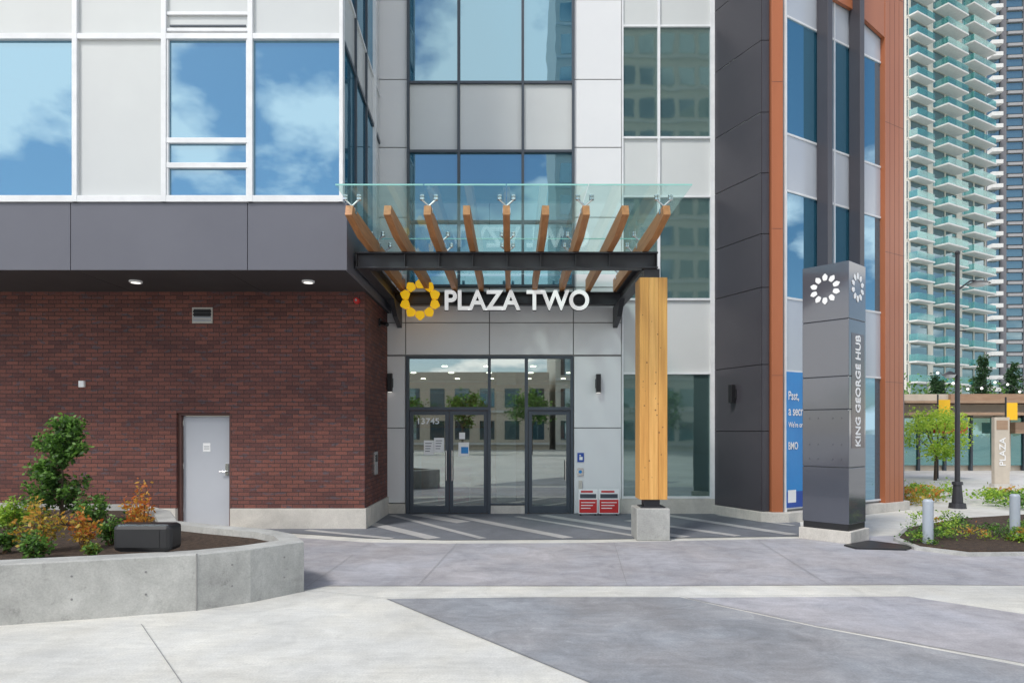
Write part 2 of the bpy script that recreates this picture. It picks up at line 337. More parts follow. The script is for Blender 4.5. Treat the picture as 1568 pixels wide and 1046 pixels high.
for x in (1008.5,): fr2.fpx(W,x-2,x+2,-220,459,.04,-.03,'alu'); 
fr2.fpx(W,1087,1094,-220,763,.05,-.03,'alu'); fr2.fpx(W,952,954.5,-220,763,.03,-.03,'alu')
for y in (-120,-50,41,211.5,301.5,458.5,571.5,761): fr2.fpx(W,954.6,1086.9,y-1.6,y+1.6,.035,-.03,'alu')
gl.obj('windows',BLD); fr.obj('window_mullions',BLD,bevel=.004); fr2.obj('window_frames',BLD,bevel=.003); sp.obj('spandrels',BLD)
# entrance doors
mb=MB(); d2=MB()
for a,b,c,d in ((622,626.5,545,787),(873.5,877.5,545,787),(747,751.5,549,787),(803.5,808.5,549,787),(626.5,873.5,545,549),(626.5,747,623,628),(808.5,873.5,623,628)):
    mb.fpx(W,a,b,c,d,.03,-.10,'mull')
for a,b in ((627,687.5),(688,746.8),(808.8,873.2)):
    for q in ((a,a+6,628.5,785),(b-6,b,628.5,785),(a+6,b-6,628.5,635),(a+6,b-6,774,785)): mb.fpx(W,*q,0,-.05,'mull')
    d2.fpx(W,a+6,b-6,635,774,-.02,-.03,'dglass')
mb.fpx(W,751.5,803.5,770,773,.02,-.09,'mull'); 
d2.fpx(W,626.5,747,549,623,-.02,-.03,'dglass'); d2.fpx(W,751.5,803.5,549,770,-.02,-.03,'dglass'); d2.fpx(W,808.5,873.5,549,623,-.02,-.03,'dglass')
mb.obj('door_frames',BLD,bevel=.004); d2.obj('door_glass',BLD)
mb=MB(); mb.fpx(W,751.6,803.4,773.5,787,.03,-.1,'stone'); mb.obj('sidelight_plinth',BLD,bevel=.005)
mb=MB()
for px,y0,y1 in ((683,690,735),(692,690,735),(866,705,735)):
    x=X(px,14.8); mb.cyl((x,14.8,Z(y0,14.8)),(x,14.8,Z(y1,14.8)),.014,.014,'inox',8)
    for y in(y0,y1): mb.cyl((x,14.8,Z(y,14.8)),(x,14.9,Z(y,14.8)),.012,.012,'inox',8)
mb.obj('door_pulls',BLD)
mb=MB()
for q in ((649,664,674,696),(664.5,680,670,692),(702,718,677,698),(703,712,662,672)): mb.fpx(W,*q,-.012,-.018,'wpaint')
mb.fpx(W,706,717,684,694,-.009,-.0115,'blue')
for k in range(4): mb.fpx(W,651,661-k,678+k*4,679+k*4,-.010,-.0115,'mull'); mb.fpx(W,667,677-k,674+k*4,675+k*4,-.010,-.0115,'mull')
mb.obj('door_notices',BLD)
text('13745','door_number',BLD,(X(640,14.9),14.91,Z(649,14.9)),(1,0,0),(0,0,1),.46,.13,.002,'wpaint',.01)
# lobby
mb=MB()
mb.box(-3.6,2.6,15.3,21,-.02,.012,'lobfloor'); mb.box(-3.6,2.6,15.3,21,3.35,3.4,'ceil'); mb.box(-3.6,2.6,21,21.1,0,3.4,'tan'); mb.box(-3.7,-3.6,15.3,21,0,3.4,'tan'); mb.box(2.6,2.7,15.3,21,0,3.4,'tan')
mb.box(-2.6,-.4,19.6,20.1,0,1.1,'lobwood'); mb.box(-3.2,-.6,20.9,20.99,1.9,3.3,'lobwood'); mb.box(-.4,.1,17.6,18.1,0,3.35,'white')
mb.box(.6,2.5,20.9,20.99,0,2.4,'mull'); mb.box(-2.4,2.0,16.2,16.5,2.75,2.9,'lobwood'); mb.box(-1.9,-1.1,17.5,18.1,.012,.45,'red'); mb.box(-1.9,-1.1,18.1,18.25,.012,.85,'red')
for x in (-2.6,-1.6,-.6,.5,1.5):
    for y in (16.2,18,20): mb.cyl((x,y,3.33),(x,y,3.347),.07,.07,'lamp',12)
mb.obj('lobby',BLD)
def wall_light(x,y,z):
    p=parent('wall_light'); mb=MB(); mb.box(x-.05,x+.05,y-.13,y-.02,z-.2,z+.2,'black'); mb.box(x-.06,x+.06,y-.02,y,z-.1,z+.1,'black'); mb.box(x-.04,x+.04,y-.12,y-.03,z-.205,z-.2,'lampsoft'); mb.obj('body',p,bevel=.006)
wall_light(X(597.5,14.85),14.9,Z(586,14.85)); wall_light(X(916,14.85),14.9,Z(587,14.85))
p=parent('accessibility_sign'); mb=MB(); mb.fpx(W,884,894,693,707,.015,.002,'bluesg'); mb.fpx(W,887,889.5,696,698,.018,.0152,'wpaint'); mb.fpx(W,887,892,699,704,.018,.0152,'wpaint'); mb.obj('plate',p,bevel=.002)
p=parent('door_opener_switch'); mb=MB(); mb.fpx(W,884,893,716,728,.03,.002,'inox'); mb.fpx(W,886,891,735,752,.04,.002,'stone'); mb.cyl((X(888.5,14.86),14.87,Z(722,14.86)),(X(888.5,14.86),14.85,Z(722,14.86)),.035,.035,'blue'); mb.obj('plate',p,bevel=.003)
for a,b in ((886,915),(917,948)):
    p=parent('notice_board'); y=14.5; mb=MB(); x0,x1=X(a,y),X(b,y)
    mb.box(x0,x1,y,y+.03,.05,.57,'wpaint'); mb.box(x0+.015,x1-.015,y-.006,y,.07,.35,'red')
    mb.box(x0+.03,x1-.03,y-.005,y,.38,.47,'mull'); mb.box(x0+.05,x1-.10,y-.005,y,.50,.54,'red')
    for k in range(3): mb.box(x0+.05,x1-.05-.05*k,y-.009,y-.006,.28-.06*k,.298-.06*k,'wpaint')
    for x in(x0+.03,x1-.06): mb.box(x,x+.03,y+.03,y+.25,.012,.04,'black'); mb.box(x,x+.03,y+.03,y+.05,.041,.5,'black')
    mb.obj('board',p,bevel=.002)

# ---------------------------------------------------------------- brick wing
bx=-2.72; zc=4.37; zs=.38
dx0=X(270,12.6); dx1=X(353,12.6); dzt=Z(632,12.6)
mb=MB()
mb.box(-16,dx0,12.6,12.9,zs,zc,'brick'); mb.box(dx1,bx,12.6,12.9,zs,zc,'brick'); mb.box(dx0,dx1,12.6,12.9,dzt,zc,'brick'); mb.box(bx-.3,bx,12.9,15.0,zs,zc,'brick')
mb.obj('brick_wall',BLD)
mb=MB(); mb.box(-16,dx0-.001,12.565,12.9,0,zs-.002,'stone'); mb.box(dx1+.001,bx+.035,12.565,12.9,0,zs-.002,'stone'); mb.box(bx-.3,bx+.035,12.902,14.87,0,zs-.002,'stone'); mb.obj('stone_base',BLD,bevel=.008)
mb=MB(); mb.box(dx0,dx0+.06,12.66,12.85,.0,dzt,'dframe'); mb.box(dx1-.05,dx1,12.66,12.85,0,dzt,'dframe'); mb.box(dx0+.06,dx1-.05,12.66,12.85,dzt-.05,dzt,'dframe'); mb.box(dx0,dx1,12.6,12.9,0,.03,'stone')
mb.obj('service_door_frame',BLD,bevel=.005)
mb=MB(); mb.box(dx0+.065,dx1-.055,12.74,12.79,.04,dzt-.055,'door'); xm=(dx0+dx1)/2
mb.box(xm-.07,xm+.07,12.735,12.74,1.42,1.58,'wpaint'); mb.box(xm-.05,xm+.05,12.733,12.735,1.47,1.48,'mull'); mb.box(xm-.05,xm+.05,12.733,12.735,1.51,1.52,'mull')
mb.box(dx1-.15,dx1-.09,12.725,12.74,.98,1.2,'inox'); mb.cyl((dx1-.12,12.74,1.05),(dx1-.12,12.67,1.05),.012,.012,'inox',8); mb.cyl((dx1-.12,12.67,1.05),(dx1-.24,12.67,1.05),.011,.011,'inox',8)
for z in(.3,1.1,1.9): mb.cyl((dx0+.065,12.735,z),(dx0+.065,12.735,z+.1),.01,.01,'inox',8)
mb.obj('service_door',BLD,bevel=.003)
mb=MB(); a,b,c,d=X(295,12.6),X(326,12.6),Z(495,12.6),Z(471,12.6)
mb.box(a,b,12.58,12.6,c,d,'stone'); mb.box(a+.03,b-.03,12.575,12.58,c+.12,d-.03,'black')
for k in range(4): z=c+.03+k*.055; mb.hexa([(a+.02,12.56,z),(b-.02,12.56,z),(b-.02,12.578,z+.03),(a+.02,12.578,z+.03),(a+.02,12.56,z+.008),(b-.02,12.56,z+.008),(b-.02,12.578,z+.038),(a+.02,12.578,z+.038)],'black' if k>1 else 'door')
mb.obj('wall_vent',BLD)
mb=MB(); x=X(127,12.6); mb.box(x-.05,x+.05,12.54,12.6,Z(593,12.6),Z(583,12.6),'wpaint'); mb.obj('outlet_cover',BLD,bevel=.008)
p=parent('intercom_panel'); mb=MB(); mb.box(bx,bx+.05,13.3,13.6,.95,1.4,'inox'); mb.box(bx+.05,bx+.055,13.36,13.54,1.2,1.34,'black'); mb.obj('body',p,bevel=.006)
p=parent('fire_alarm_bell'); mb=MB(); mb.cyl((bx-.14,12.6,4.2),(bx-.14,12.52,4.2),.06,.05,'red',16); mb.cyl((bx-.14,12.52,4.2),(bx-.14,12.50,4.2),.02,.02,'inox',8); mb.obj('bell',p)
p=parent('security_camera'); mb=MB(); mb.box(bx,bx+.04,13.9,14.0,3.95,4.1,'black'); mb.cyl((bx+.04,13.95,4.02),(bx+.2,13.8,3.95),.04,.04,'black',12); mb.obj('camera_body',p)

# overhanging upper volume
yo=10.9; ze=5.45
mb=MB(); mb.box(-16,-2.66,yo+.03,16,zc+.01,ze-.01,'backing'); mb.obj('overhang_core',BLD)
mb=MB(); L0=[-16,X(-230,yo),X(108,yo),X(379,yo),-2.63]
for a,b in zip(L0,L0[1:]): mb.box(a+.005,b-.005,yo,yo+.03,zc,ze-.005,'fascia')
mb.box(-2.66,-2.63,yo+.04,14.9,zc,ze-.005,'fascia'); mb.obj('fascia',BLD,bevel=.004)
mb=MB()
for i,a in enumerate([-16,-13,-10,-7,-4.6]):
    b=[-13,-10,-7,-4.6,-2.67][i]; mb.box(a+.004,b-.004,yo+.04,14.89,zc,zc+.008,'soffit')
mb.obj('soffit',BLD)
mb=MB()
for px in (208,472,-60):
    x=X(px,11.7); mb.cyl((x,11.7,zc-.03),(x,11.7,zc),.10,.11,'wpaint',20); mb.cyl((x,11.7,zc-.034),(x,11.7,zc-.03),.075,.075,'lampsoft',20)
mb.obj('soffit_downlights',BLD)
gl=MB();fr=MB();sp=MB()
def ox(px): return X(px,yo)
def oz(py): return Z(py,yo)
cols=[-262,-150,-20,116,252,384,524]; flo=3.62
for fl in range(3):
    dz=fl*flo
    zb=oz(303)+dz; zm=oz(57)+dz; zt2=oz(303)+dz+flo
    for i,(a,b) in enumerate(zip(cols,cols[1:])):
        x0,x1=ox(a),ox(b)-( .0 if b!=524 else .02)
        kind={0:'s',1:'g',2:'g',3:'s',4:'w',5:'g'}[i]
        if kind=='s': sp.box(x0,x1,yo+.02,yo+.06,zb,zm,'spandrel')
        else: gl.box(x0,x1,yo+.03,yo+.06,zb,zm,'glassb')
        sp.box(x0,x1,yo+.02,yo+.06,zm,zt2,'spandrel')
        if kind=='w':
            for y in (216,254):
                fr.box(x0+.04,x1-.04,yo-.03,yo+.03,oz(y+4)+dz,oz(y-4)+dz,'alu')
            for y in (21,46): fr.box(x0+.04,x1-.04,yo-.02,yo+.02,oz(y+3)+dz,oz(y-2)+dz,'alu')
            fr.box(x0+.08,x1-.08,yo+.0,yo+.02,oz(41)+dz,oz(38)+dz,'mull')
            fr.box(x0+.035,x0+.07,yo-.02,yo+.03,zb,zm,'alu'); fr.box(x1-.07,x1-.035,yo-.02,yo+.03,zb,zm,'alu')
    fr.box(-14,-2.71,yo-.035,yo+.03,zm-.045,zm+.045,'alu')
    fr.box(-14,-2.71,yo-.035,yo+.03,zb-.03 if fl else ze,zb+.03,'alu')
for a in cols: 
    x=ox(a); fr.box(x-.04,x+.04 if a!=524 else x+.02,yo-.04,yo+.031,ze,ze+3*flo,'alu')
RF=Fr(-2.73,10.96,-2.90,14.88)
for fl in range(3):
    dz=fl*flo; zb=ze+dz; zm=oz(57)+dz
    U=[0,1.1,2.2,3.1,RF.len]
    for i,(a,b) in enumerate(zip(U,U[1:])):
        if i<3: gl.fb(RF,a,b,0,-.03,zb,zm,'glassb')
        else: sp.fb(RF,a,b,0,-.03,zb,zm,'spandrel')
        sp.fb(RF,a,b,0,-.03,zm,zb+flo,'spandrel')
    fr.fb(RF,.02,RF.len,.03,-.02,zm-.04,zm+.04,'mull')
    fr.fb(RF,.02,RF.len,.03,-.02,zb-.0,zb+.05,'alu')
for u in (1.1,2.2): fr.fb(RF,u-.03,u+.03,.04,-.02,ze,ze+3*flo,'mull')
fr.fb(RF,3.07,3.2,.06,-.02,ze,ze+3*flo,'alu')
fr.fb(RF,-.0,.05,.035,-.03,ze,ze+3*flo,'alu')
gl.obj('upper_windows',BLD); sp.obj('upper_spandrels',BLD); fr.obj('upper_frames',BLD,bevel=.004)
mb=MB(); mb.box(-16,-2.95,yo+.07,17,ze,TOP-.7,'backing'); mb.obj('upper_core',BLD)

# ---------------------------------------------------------------- dark wing + orange facade
mb=MB()
DW=Fr(4.41,14.85,4.96,13.6)
zz=[.2]+[Z(y,13.6) for y in (660,558,440,358,265,172,62,-40,-150,-260,-380)]
for a,b in zip(zz,zz[1:]): 
    mb.fb(DW,0,DW.len,0,-.04,a+.006,b-.006,'wing')
    mb.box(4.985,5.13,13.6,13.64,a+.006,b-.006,'wing')
mb.obj('dark_cladding_panels',BLD,bevel=.004)
mb=MB(); mb.prism([(4.46,14.95),(5.0,13.66),(5.4,13.66),(5.5,14.95)],.2,zz[-1],'black'); mb.obj('wing_core',BLD)
AF=Fr(5.41,13.6,9.14,15.9)
mb=MB()
mb.box(5.135,5.36,13.5,14.3,.2,TOP,'orange')
uo0,uo1=AF.u(1346),AF.u(1374)
mb.fb(AF,uo0,uo1,.14,-.2,.15,TOP,'orange')
def ap(px,py,n): 
    u=AF.u(px); return AF.p(u,n,AF.z(px,py))
pts=[(1262,-260),(1262,0),(1302,22),(1346,62),(1346,-260)]
A=[ap(a,b,.13) for a,b in pts]; B=[ap(a,b,.055) for a,b in pts]
mb.poly(A,'orange')
for i in range(len(A)): j=(i+1)%len(A); mb.poly([A[i],B[i],B[j],A[j]],'orange')
mb.obj('orange_frame',BLD,bevel=.006)
mb=MB()
for k in range(1,4):
    u=uo0+(uo1-uo0)*k/4; mb.fb(AF,u-.003,u+.003,.1425,.13,.16,TOP,'dframe')
for k in range(1,6): mb.fb(AF,uo0+.002,uo1-.002,.142,.13,k*2.9,k*2.9+.008,'dframe'); mb.box(5.14,5.355,13.497,13.51,k*2.9,k*2.9+.008,'dframe')
mb.obj('panel_joints',BLD)
mb=MB(); mb.fb(AF,uo1+.002,uo1+.14,.08,-.3,.1,TOP,'fascia')
mb.fb(AF,-.05,uo1,.0,-.5,.2,TOP,'backing'); mb.prism([(8.98,15.95),(9.15,16.05),(9.15,40),(8.9,40)],0,TOP,'backing'); mb.obj('east_core',BLD)
gl=MB();sp=MB();fr=MB()
ref=1200
rows=[(-300,-200,'s'),(-200,-90,'g'),(-90,25,'s'),(25,205,'g'),(205,292,'s'),(292,456,'g'),(456,568,'s'),(568,778,'g')]
uc=[AF.u(1201),AF.u(1250),AF.u(1304),AF.u(1346)]
for a,b in zip(uc,uc[1:]):
    for c,d,k in rows:
        z0,z1=AF.z(ref,d),AF.z(ref,c)
        if k=='g': gl.fb(AF,a,b,.02,.002,z0,z1,'glassb')
        else: sp.fb(AF,a,b,.03,.002,z0,z1,'spandrel_b')
        fr.fb(AF,a,b,.045,.002,z0-.02,z0+.02,'alu')
for u in (AF.u(1201),AF.u(1275),AF.u(1318)): fr.fb(AF,u-.02,u+.02,.05,.0,.2,TOP,'alu')
gl.obj('east_windows',BLD); sp.obj('east_spandrels',BLD); fr.obj('east_frames',BLD)
mb=MB()
for u in (AF.u(1251),AF.u(1300)): mb.fb(AF,u-.08,u+.08,.30,.052,.2,TOP,'wing')
mb.obj('vertical_fins',BLD,bevel=.006)
mb=MB(); mb.prism([(4.36,14.86),(4.93,13.52),(5.1,13.42),(5.44,13.40),(9.15,15.70),(9.15,16.6),(4.4,16.6)],0,.2,'stone'); mb.obj('east_plinth',BLD,bevel=.01)
p=parent('wall_light'); mb=MB(); u=DW.u(1125); z=DW.z(1125,603)
mb.fb(DW,u-.05,u+.05,.03,.13,z-.19,z+.19,'black'); mb.fb(DW,u-.06,u+.06,0,.03,z-.1,z+.1,'black'); mb.obj('body',p,bevel=.006)
p=parent('window_poster'); mb=MB(); a,b=AF.u(1200),AF.u(1243); zb=AF.z(ref,777); zt=AF.z(ref,569)
mb.fb(AF,a+.02,b,.058,.05,zb,zt,'blue'); mb.fb(AF,a+.02,b,.062,.0585,zb,zb+.32,'bluesg'); mb.fb(AF,a+.05,a+.3,.064,.0625,zb+.1,zb+.35,'wpaint'); mb.obj('vinyl',p)
for s,y,h,w in (('Psst,',614,.20,.33),('a secret',636,.16,.62),("We're on",654,.11,.46),('BMO',688,.15,.30)):
    text(s,'lettering',p,AF.p(a+.06,.066,AF.z(ref,y)),AF.d,(0,0,1),w,h,.001,'wpaint',.012)

# ---------------------------------------------------------------- canopy
CN=parent('glass_canopy')
mb=MB(); xs=[-2.33,-1.78,-1.21,-.65,-.08,.48,1.06,1.62,2.21]
prof=[(9.78,5.03),(9.72,4.88),(10.5,4.775),(14.6,4.775),(14.6,5.03)]
for x in xs:
    a=[(x-.05,y,z) for y,z in prof]; b=[(x+.05,y,z) for y,z in prof]
    mb.poly(a,'raft'); mb.poly(list(reversed(b)),'raft')
    for i in range(5): j=(i+1)%5; mb.poly([a[i],b[i],b[j],a[j]],'raft')
mb.obj('rafters',CN,bevel=.004)
mb=MB()
def ibeamx(x0,x1,y,z0,z1):
    mb.box(x0,x1,y-.1,y+.1,z0,z0+.025,'steel'); mb.box(x0,x1,y-.1,y+.1,z1-.025,z1,'steel'); mb.box(x0,x1,y-.012,y+.012,z0+.025,z1-.025,'steel')
ibeamx(-2.6,2.42,11.4,4.5,4.77); ibeamx(-2.6,2.42,14.65,4.5,4.77)
for x in (-2.5,2.32):
    mb.box(x-.1,x+.1,11.502,14.548,4.502,4.527,'steel'); mb.box(x-.1,x+.1,11.502,14.548,4.743,4.768,'steel'); mb.box(x-.012,x+.012,11.502,14.548,4.527,4.743,'steel')
for x in xs[1:-1]+[2.40,-2.58]: mb.box(x-.008,x+.008,11.31,11.388,4.526,4.744,'steel')
for x in (-2.45,2.25): mb.hexa([(x-.05,14.3,4.2),(x+.05,14.3,4.2),(x+.05,14.9,4.05),(x-.05,14.9,4.05),(x-.05,13.9,4.5),(x+.05,13.9,4.5),(x+.05,14.9,4.5),(x-.05,14.9,4.5)],'steel')
mb.obj('steel_frame',CN,bevel=.003)
mb=MB(); gx=[-2.45,-1.22,-.08,1.06,2.50]
for a,b in zip(gx,gx[1:]):
    for y0,y1 in ((9.45,12.1),(12.12,14.8)): mb.box(a+.006,b-.006,y0,y1,5.2,5.216,'cglass')
mb.obj('glass_panes',CN)
M['gedge']=pbr('glass_edge',(.30,.62,.56),rough=.2)
mb=MB()
for a,b in zip(gx,gx[1:]): mb.box(a+.006,b-.006,9.444,9.4495,5.198,5.218,'gedge'); mb.box(a+.006,b-.006,12.105,12.115,5.2,5.216,'gedge')
mb.obj('glass_edges',CN)
mb=MB()
for x in xs[0::2]:
    for y in (9.95,11.8,12.5,14.2):
        mb.cyl((x,y,5.02),(x,y,5.09),.016,.016,'inox',8)
        for sx in (-.1,.1):
            mb.cyl((x,y,5.08),(x+sx,y,5.17),.014,.014,'inox',8); mb.cyl((x+sx,y,5.165),(x+sx,y,5.2),.035,.035,'inox',12); mb.cyl((x+sx,y,5.216),(x+sx,y,5.235),.035,.035,'inox',12)
        mb.box(x-.058,x+.058,y-.05,y+.05,4.96,5.035,'inox')
mb.obj('spider_fittings',CN)
p=parent('timber_column'); mb=MB(); x0,x1=2.11,2.57
for i in range(3):
    a=x0+(x1-x0)*i/3; b=x0+(x1-x0)*(i+1)/3; mb.box(a+.0015,b-.0015,11.28,11.7,.67,4.34,'colw' if i!=1 else 'colw2')
mb.obj('timber_shaft',p,bevel=.006)
M['knot']=pbr('wood_knot',(.26,.12,.04),(.15,.06,.02),scale=20,rough=.6)
mb=MB()
for _ in range(22):
    x=random.uniform(x0+.03,x1-.03); z=random.uniform(.8,4.2); r=random.uniform(.006,.014); mb.cyl((x,11.281,z),(x,11.2785,z),r,r,'knot',10)
mb.obj('knots',p)
mb=MB(); mb.box(2.2,2.46,11.36,11.6,.53,.67,'steel'); mb.box(2.14,2.54,11.3,11.68,.53,.55,'steel'); mb.box(2.2,2.46,11.36,11.6,4.34,4.5,'steel'); mb.obj('steel_shoe',p,bevel=.003)
mb=MB(); mb.box(2.05,2.6,11.22,11.76,0,.53,'planter'); mb.obj('concrete_base',p,bevel=.015)

# sign
SG=parent('building_sign'); ys=14.3
w=X(902,ys)-X(681,ys); h=Z(444,ys)-Z(475,ys)
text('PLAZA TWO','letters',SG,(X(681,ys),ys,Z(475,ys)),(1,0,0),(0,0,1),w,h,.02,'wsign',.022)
text('PLAZA TWO','letter_returns',SG,(X(681,ys)-.008,ys+.06,Z(475,ys)-.008),(1,0,0),(0,0,1),w+.016,h+.016,.035,'steel',.028)
def sunlogo(par,o,xd,yd,R,mat,n=10,th=.03,fat=1.0):
    xd=Vector(xd).normalized();yd=Vector(yd).normalized();zd=xd.cross(yd);o=Vector(o); mb=MB()
    for k in range(n):
        t=2*math.pi*(k+.5)/n; pr=[(.58,-.27),(.72,-.31),(.86,-.27),(1.0,-.04),(1.0,.04),(.86,.27),(.72,.31),(.58,.27),(.55,0)]
        P=[]
        for r,a in pr:
            q=o+(xd*math.cos(t+a*fat)+yd*math.sin(t+a*fat))*r*R; P.append(q)
        F=[q+zd*th for q in P]; mb.poly(F,mat)
        for i in range(len(P)): j=(i+1)%len(P); mb.poly([P[i],P[j],F[j],F[i]],mat)
    return mb.obj('sun_emblem',par)
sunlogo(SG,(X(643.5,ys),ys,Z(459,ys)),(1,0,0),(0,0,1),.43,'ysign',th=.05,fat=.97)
mb=MB(); mb.box(X(615,14.5),X(905,14.5),14.51,14.54,Z(464,14.5),Z(454,14.5),'steel'); mb.obj('mounting_rail',SG)

# ---------------------------------------------------------------- totem
TT=parent('totem_sign')
C0=Vector((5.38,10.9));Lp=Vector((4.88,11.47)); dR=Vector((.57,.50))*.86; Rp=C0+dR; Bp=Lp+dR
mb=MB(); zt=4.53; seams=[.3]+[Z(y,10.9) for y in (716,626,575,487)]+[zt]
core=[C0*1.0,Rp,Bp,Lp]; cen=(C0+Rp+Bp+Lp)/4
def sc(k): return [tuple(cen+(q-cen)*k) for q in core]
for i,(a,b) in enumerate(zip(seams,seams[1:])): mb.prism(sc(1),a+.005,b-.005,'totem')
mb.obj('cladding',TT,bevel=.006)
mb=MB(); mb.prism(sc(.97),.2,zt-.02,'black'); mb.obj('core',TT)
mb=MB(); mb.prism(sc(1.12),0,.2,'stone'); mb.obj('concrete_base',TT,bevel=.01)
TL=Fr(Lp.x,Lp.y,C0.x,C0.y); TR=Fr(C0.x,C0.y,Rp.x,Rp.y)
mb=MB(); mb.fb(TR,.10,TR.len-.06,.004,.0005,Z(688,10.9)+.02,Z(508,10.9),'totemr'); mb.obj('name_band',TT)
text('KING GEORGE HUB','lettering',TT,TR.p(TR.len*.66,.006,Z(683,11.1)),(0,0,1),-TR.d,Z(513,11.1)-Z(683,11.1),.19,.003,'wpaint',.02)
sunlogo(TT,TL.p(TL.len*.5,.003,Z(443,11.2)),TL.d,(0,0,1),.25,'wpaint',th=.006,fat=.72)
sunlogo(TT,TR.p(TR.len*.5,.003,Z(440,11.1)),TR.d,(0,0,1),.24,'wpaint',th=.006,fat=.72)
mb=MB()
for u in (.12,.26,.5,.64):
    for z in (Z(640,11.2),Z(680,11.2),Z(702,11.2)): 
        q=TL.p(u,0,z); mb.cyl(q,q+TL.n*.012,.012,.010,'totem',10)
mb.obj('bolts',TT)
p=parent('rubber_mat'); mb=MB(); mb.prism([G(1292,836),G(1330,829),G(1402,838),G(1388,843),G(1310,841)],.005,.03,'black'); mb.obj('mat',p,bevel=.008)

# ---------------------------------------------------------------- planter
PL=parent('concrete_planter')
out=[(-10,4.62),(-4.75,6.33),(-3.9,6.60),(-3.17,6.86),(-2.75,7.18),(-2.34,7.68),(-2.62,8.2),(-3.03,8.57),(-3.8,8.95),(-4.6,9.4),(-5.3,10.6),(-6.2,11.5),(-10,11.9)]
def offs(P,t):
    R=[];n=len(P)
    for i in range(n):
        a=Vector(P[i-1]);b=Vector(P[i]);c=Vector(P[(i+1)%n]); d1=(b-a).normalized();d2=(c-b).normalized()
        n1=Vector((-d1.y,d1.x));n2=Vector((-d2.y,d2.x)); m=(n1+n2).normalized(); R.append(tuple(b+m*t/max(.5,m.dot(n1))))
    return R
inn=offs(out,.24); och=offs(out,.015); zt=.57; mb=MB(); n=len(out)
for i in range(n):
    j=(i+1)%n
    mb.poly([(*out[i],0),(*out[j],0),(*out[j],zt-.015),(*out[i],zt-.015)],'planter'); mb.poly([(*out[i],zt-.015),(*out[j],zt-.015),(*och[j],zt),(*och[i],zt)],'planter')
    mb.poly([(*och[i],zt),(*och[j],zt),(*inn[j],zt),(*inn[i],zt)],'planter'); mb.poly([(*inn[i],zt),(*inn[j],zt),(*inn[j],.3),(*inn[i],.3)],'planter')
mb.obj('wall',PL)
mb=MB(); mb.poly([(*q,.49) for q in inn],'soil'); mb.obj('soil',PL)
mb=MB(); q=Vector(out[3]); mb.box(q.x-.005,q.x+.005,q.y-.004,q.y+.01,0,zt+.001,'joint')
for (ax,ay) in ((-4.2,6.505),(-3.6,6.705),(-2.9,7.066),(-2.5,7.486)):
    for z in (.2,.42): mb.cyl((ax,ay+.004,z),(ax+.006,ay-.004,z),.010,.010,'joint',10)
mb.obj('control_joint',PL)
p=parent('utility_box'); mb=MB(); mb.box(-4.06,-3.47,6.93,7.2,.575,.85,'black'); o=mb.obj('housing',p,bevel=.045)
mb=MB(); mb.box(-4.0,-3.53,6.96,7.17,.571,.58,'steel'); mb.box(-3.95,-3.58,6.926,6.9295,.62,.80,'black'); mb.obj('feet',p)
def shrub(name,px,d,top,base,r,n,size,mats,stems=6,spread=.32):
    p=parent(name); x=X(px,d); m=MB(); h=top-base; tips=[]
    for _ in range(stems):
        a=random.uniform(0,6.28); rr=random.uniform(.1,.9)*r; t=Vector((x+math.cos(a)*rr,d+math.sin(a)*rr,base+h*random.uniform(.5,.98)*(1-.35*rr/r)))
        m.cyl((x+math.cos(a)*rr*.2,d+math.sin(a)*rr*.2,base-.02),t,.007,.003,'stem',5); tips.append(t)
    m.obj('stems',p); m=MB(); ks=[m.mi(q) for q in mats]
    b0=Vector((x,d,base))
    for _ in range(n):
        t=random.choice(tips); f=random.uniform(.35,1.05); o=b0.lerp(t,f); o.x=x+(t.x-x)*(.2+.8*f); o.y=d+(t.y-d)*(.2+.8*f)
        s_=.10*r*(1+spread*3*(1.1-f)); o+=Vector((random.gauss(0,s_),random.gauss(0,s_),random.gauss(0,s_)))
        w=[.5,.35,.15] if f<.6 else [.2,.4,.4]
        m.leaf(o,size,random.choices(ks,w)[0])
    m.obj('foliage',p)
def evergreen(px,d,top,base,r):
    p=parent('evergreen_shrub'); x=X(px,d); m=MB(); m.cyl((x,d,base-.1),(x,d,top-.15),.025,.008,'bark',8); lf=MB(); ks=[lf.mi(q) for q in LG]
    for k in range(58):
        f=random.uniform(.02,1); z=base+(top-base)*f*.93; a=random.uniform(0,6.28); L_=r*(1-.55*f)*random.uniform(.7,1.15); 
        t=Vector((x+math.cos(a)*L_,d+math.sin(a)*L_,z+L_*.45)); b=Vector((x,d,z)); m.cyl(b,t,.008,.003,'bark',5)
        for _ in range(100):
            g_=random.uniform(.3,1.08); o=b.lerp(t,g_)+Vector((random.gauss(0,.045),random.gauss(0,.045),random.gauss(0,.04)))
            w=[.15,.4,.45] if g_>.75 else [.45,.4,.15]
            lf.leaf(o,.065,random.choices(ks,w)[0])
    m.obj('trunk',p); lf.obj('foliage',p)
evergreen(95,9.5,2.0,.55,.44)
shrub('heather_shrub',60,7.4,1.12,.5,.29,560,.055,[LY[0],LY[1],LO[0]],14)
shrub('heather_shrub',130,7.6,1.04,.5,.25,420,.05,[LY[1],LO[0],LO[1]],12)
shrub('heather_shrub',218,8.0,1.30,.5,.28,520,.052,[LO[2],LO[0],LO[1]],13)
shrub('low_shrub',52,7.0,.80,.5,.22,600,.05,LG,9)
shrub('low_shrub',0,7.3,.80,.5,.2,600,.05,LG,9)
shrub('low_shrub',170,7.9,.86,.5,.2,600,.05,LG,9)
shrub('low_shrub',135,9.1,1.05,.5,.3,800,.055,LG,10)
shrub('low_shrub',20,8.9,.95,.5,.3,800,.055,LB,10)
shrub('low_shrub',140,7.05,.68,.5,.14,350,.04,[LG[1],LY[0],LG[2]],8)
shrub('low_shrub',215,9.0,.85,.5,.25,500,.05,[LG[0],LG[1],LO[1]],8)

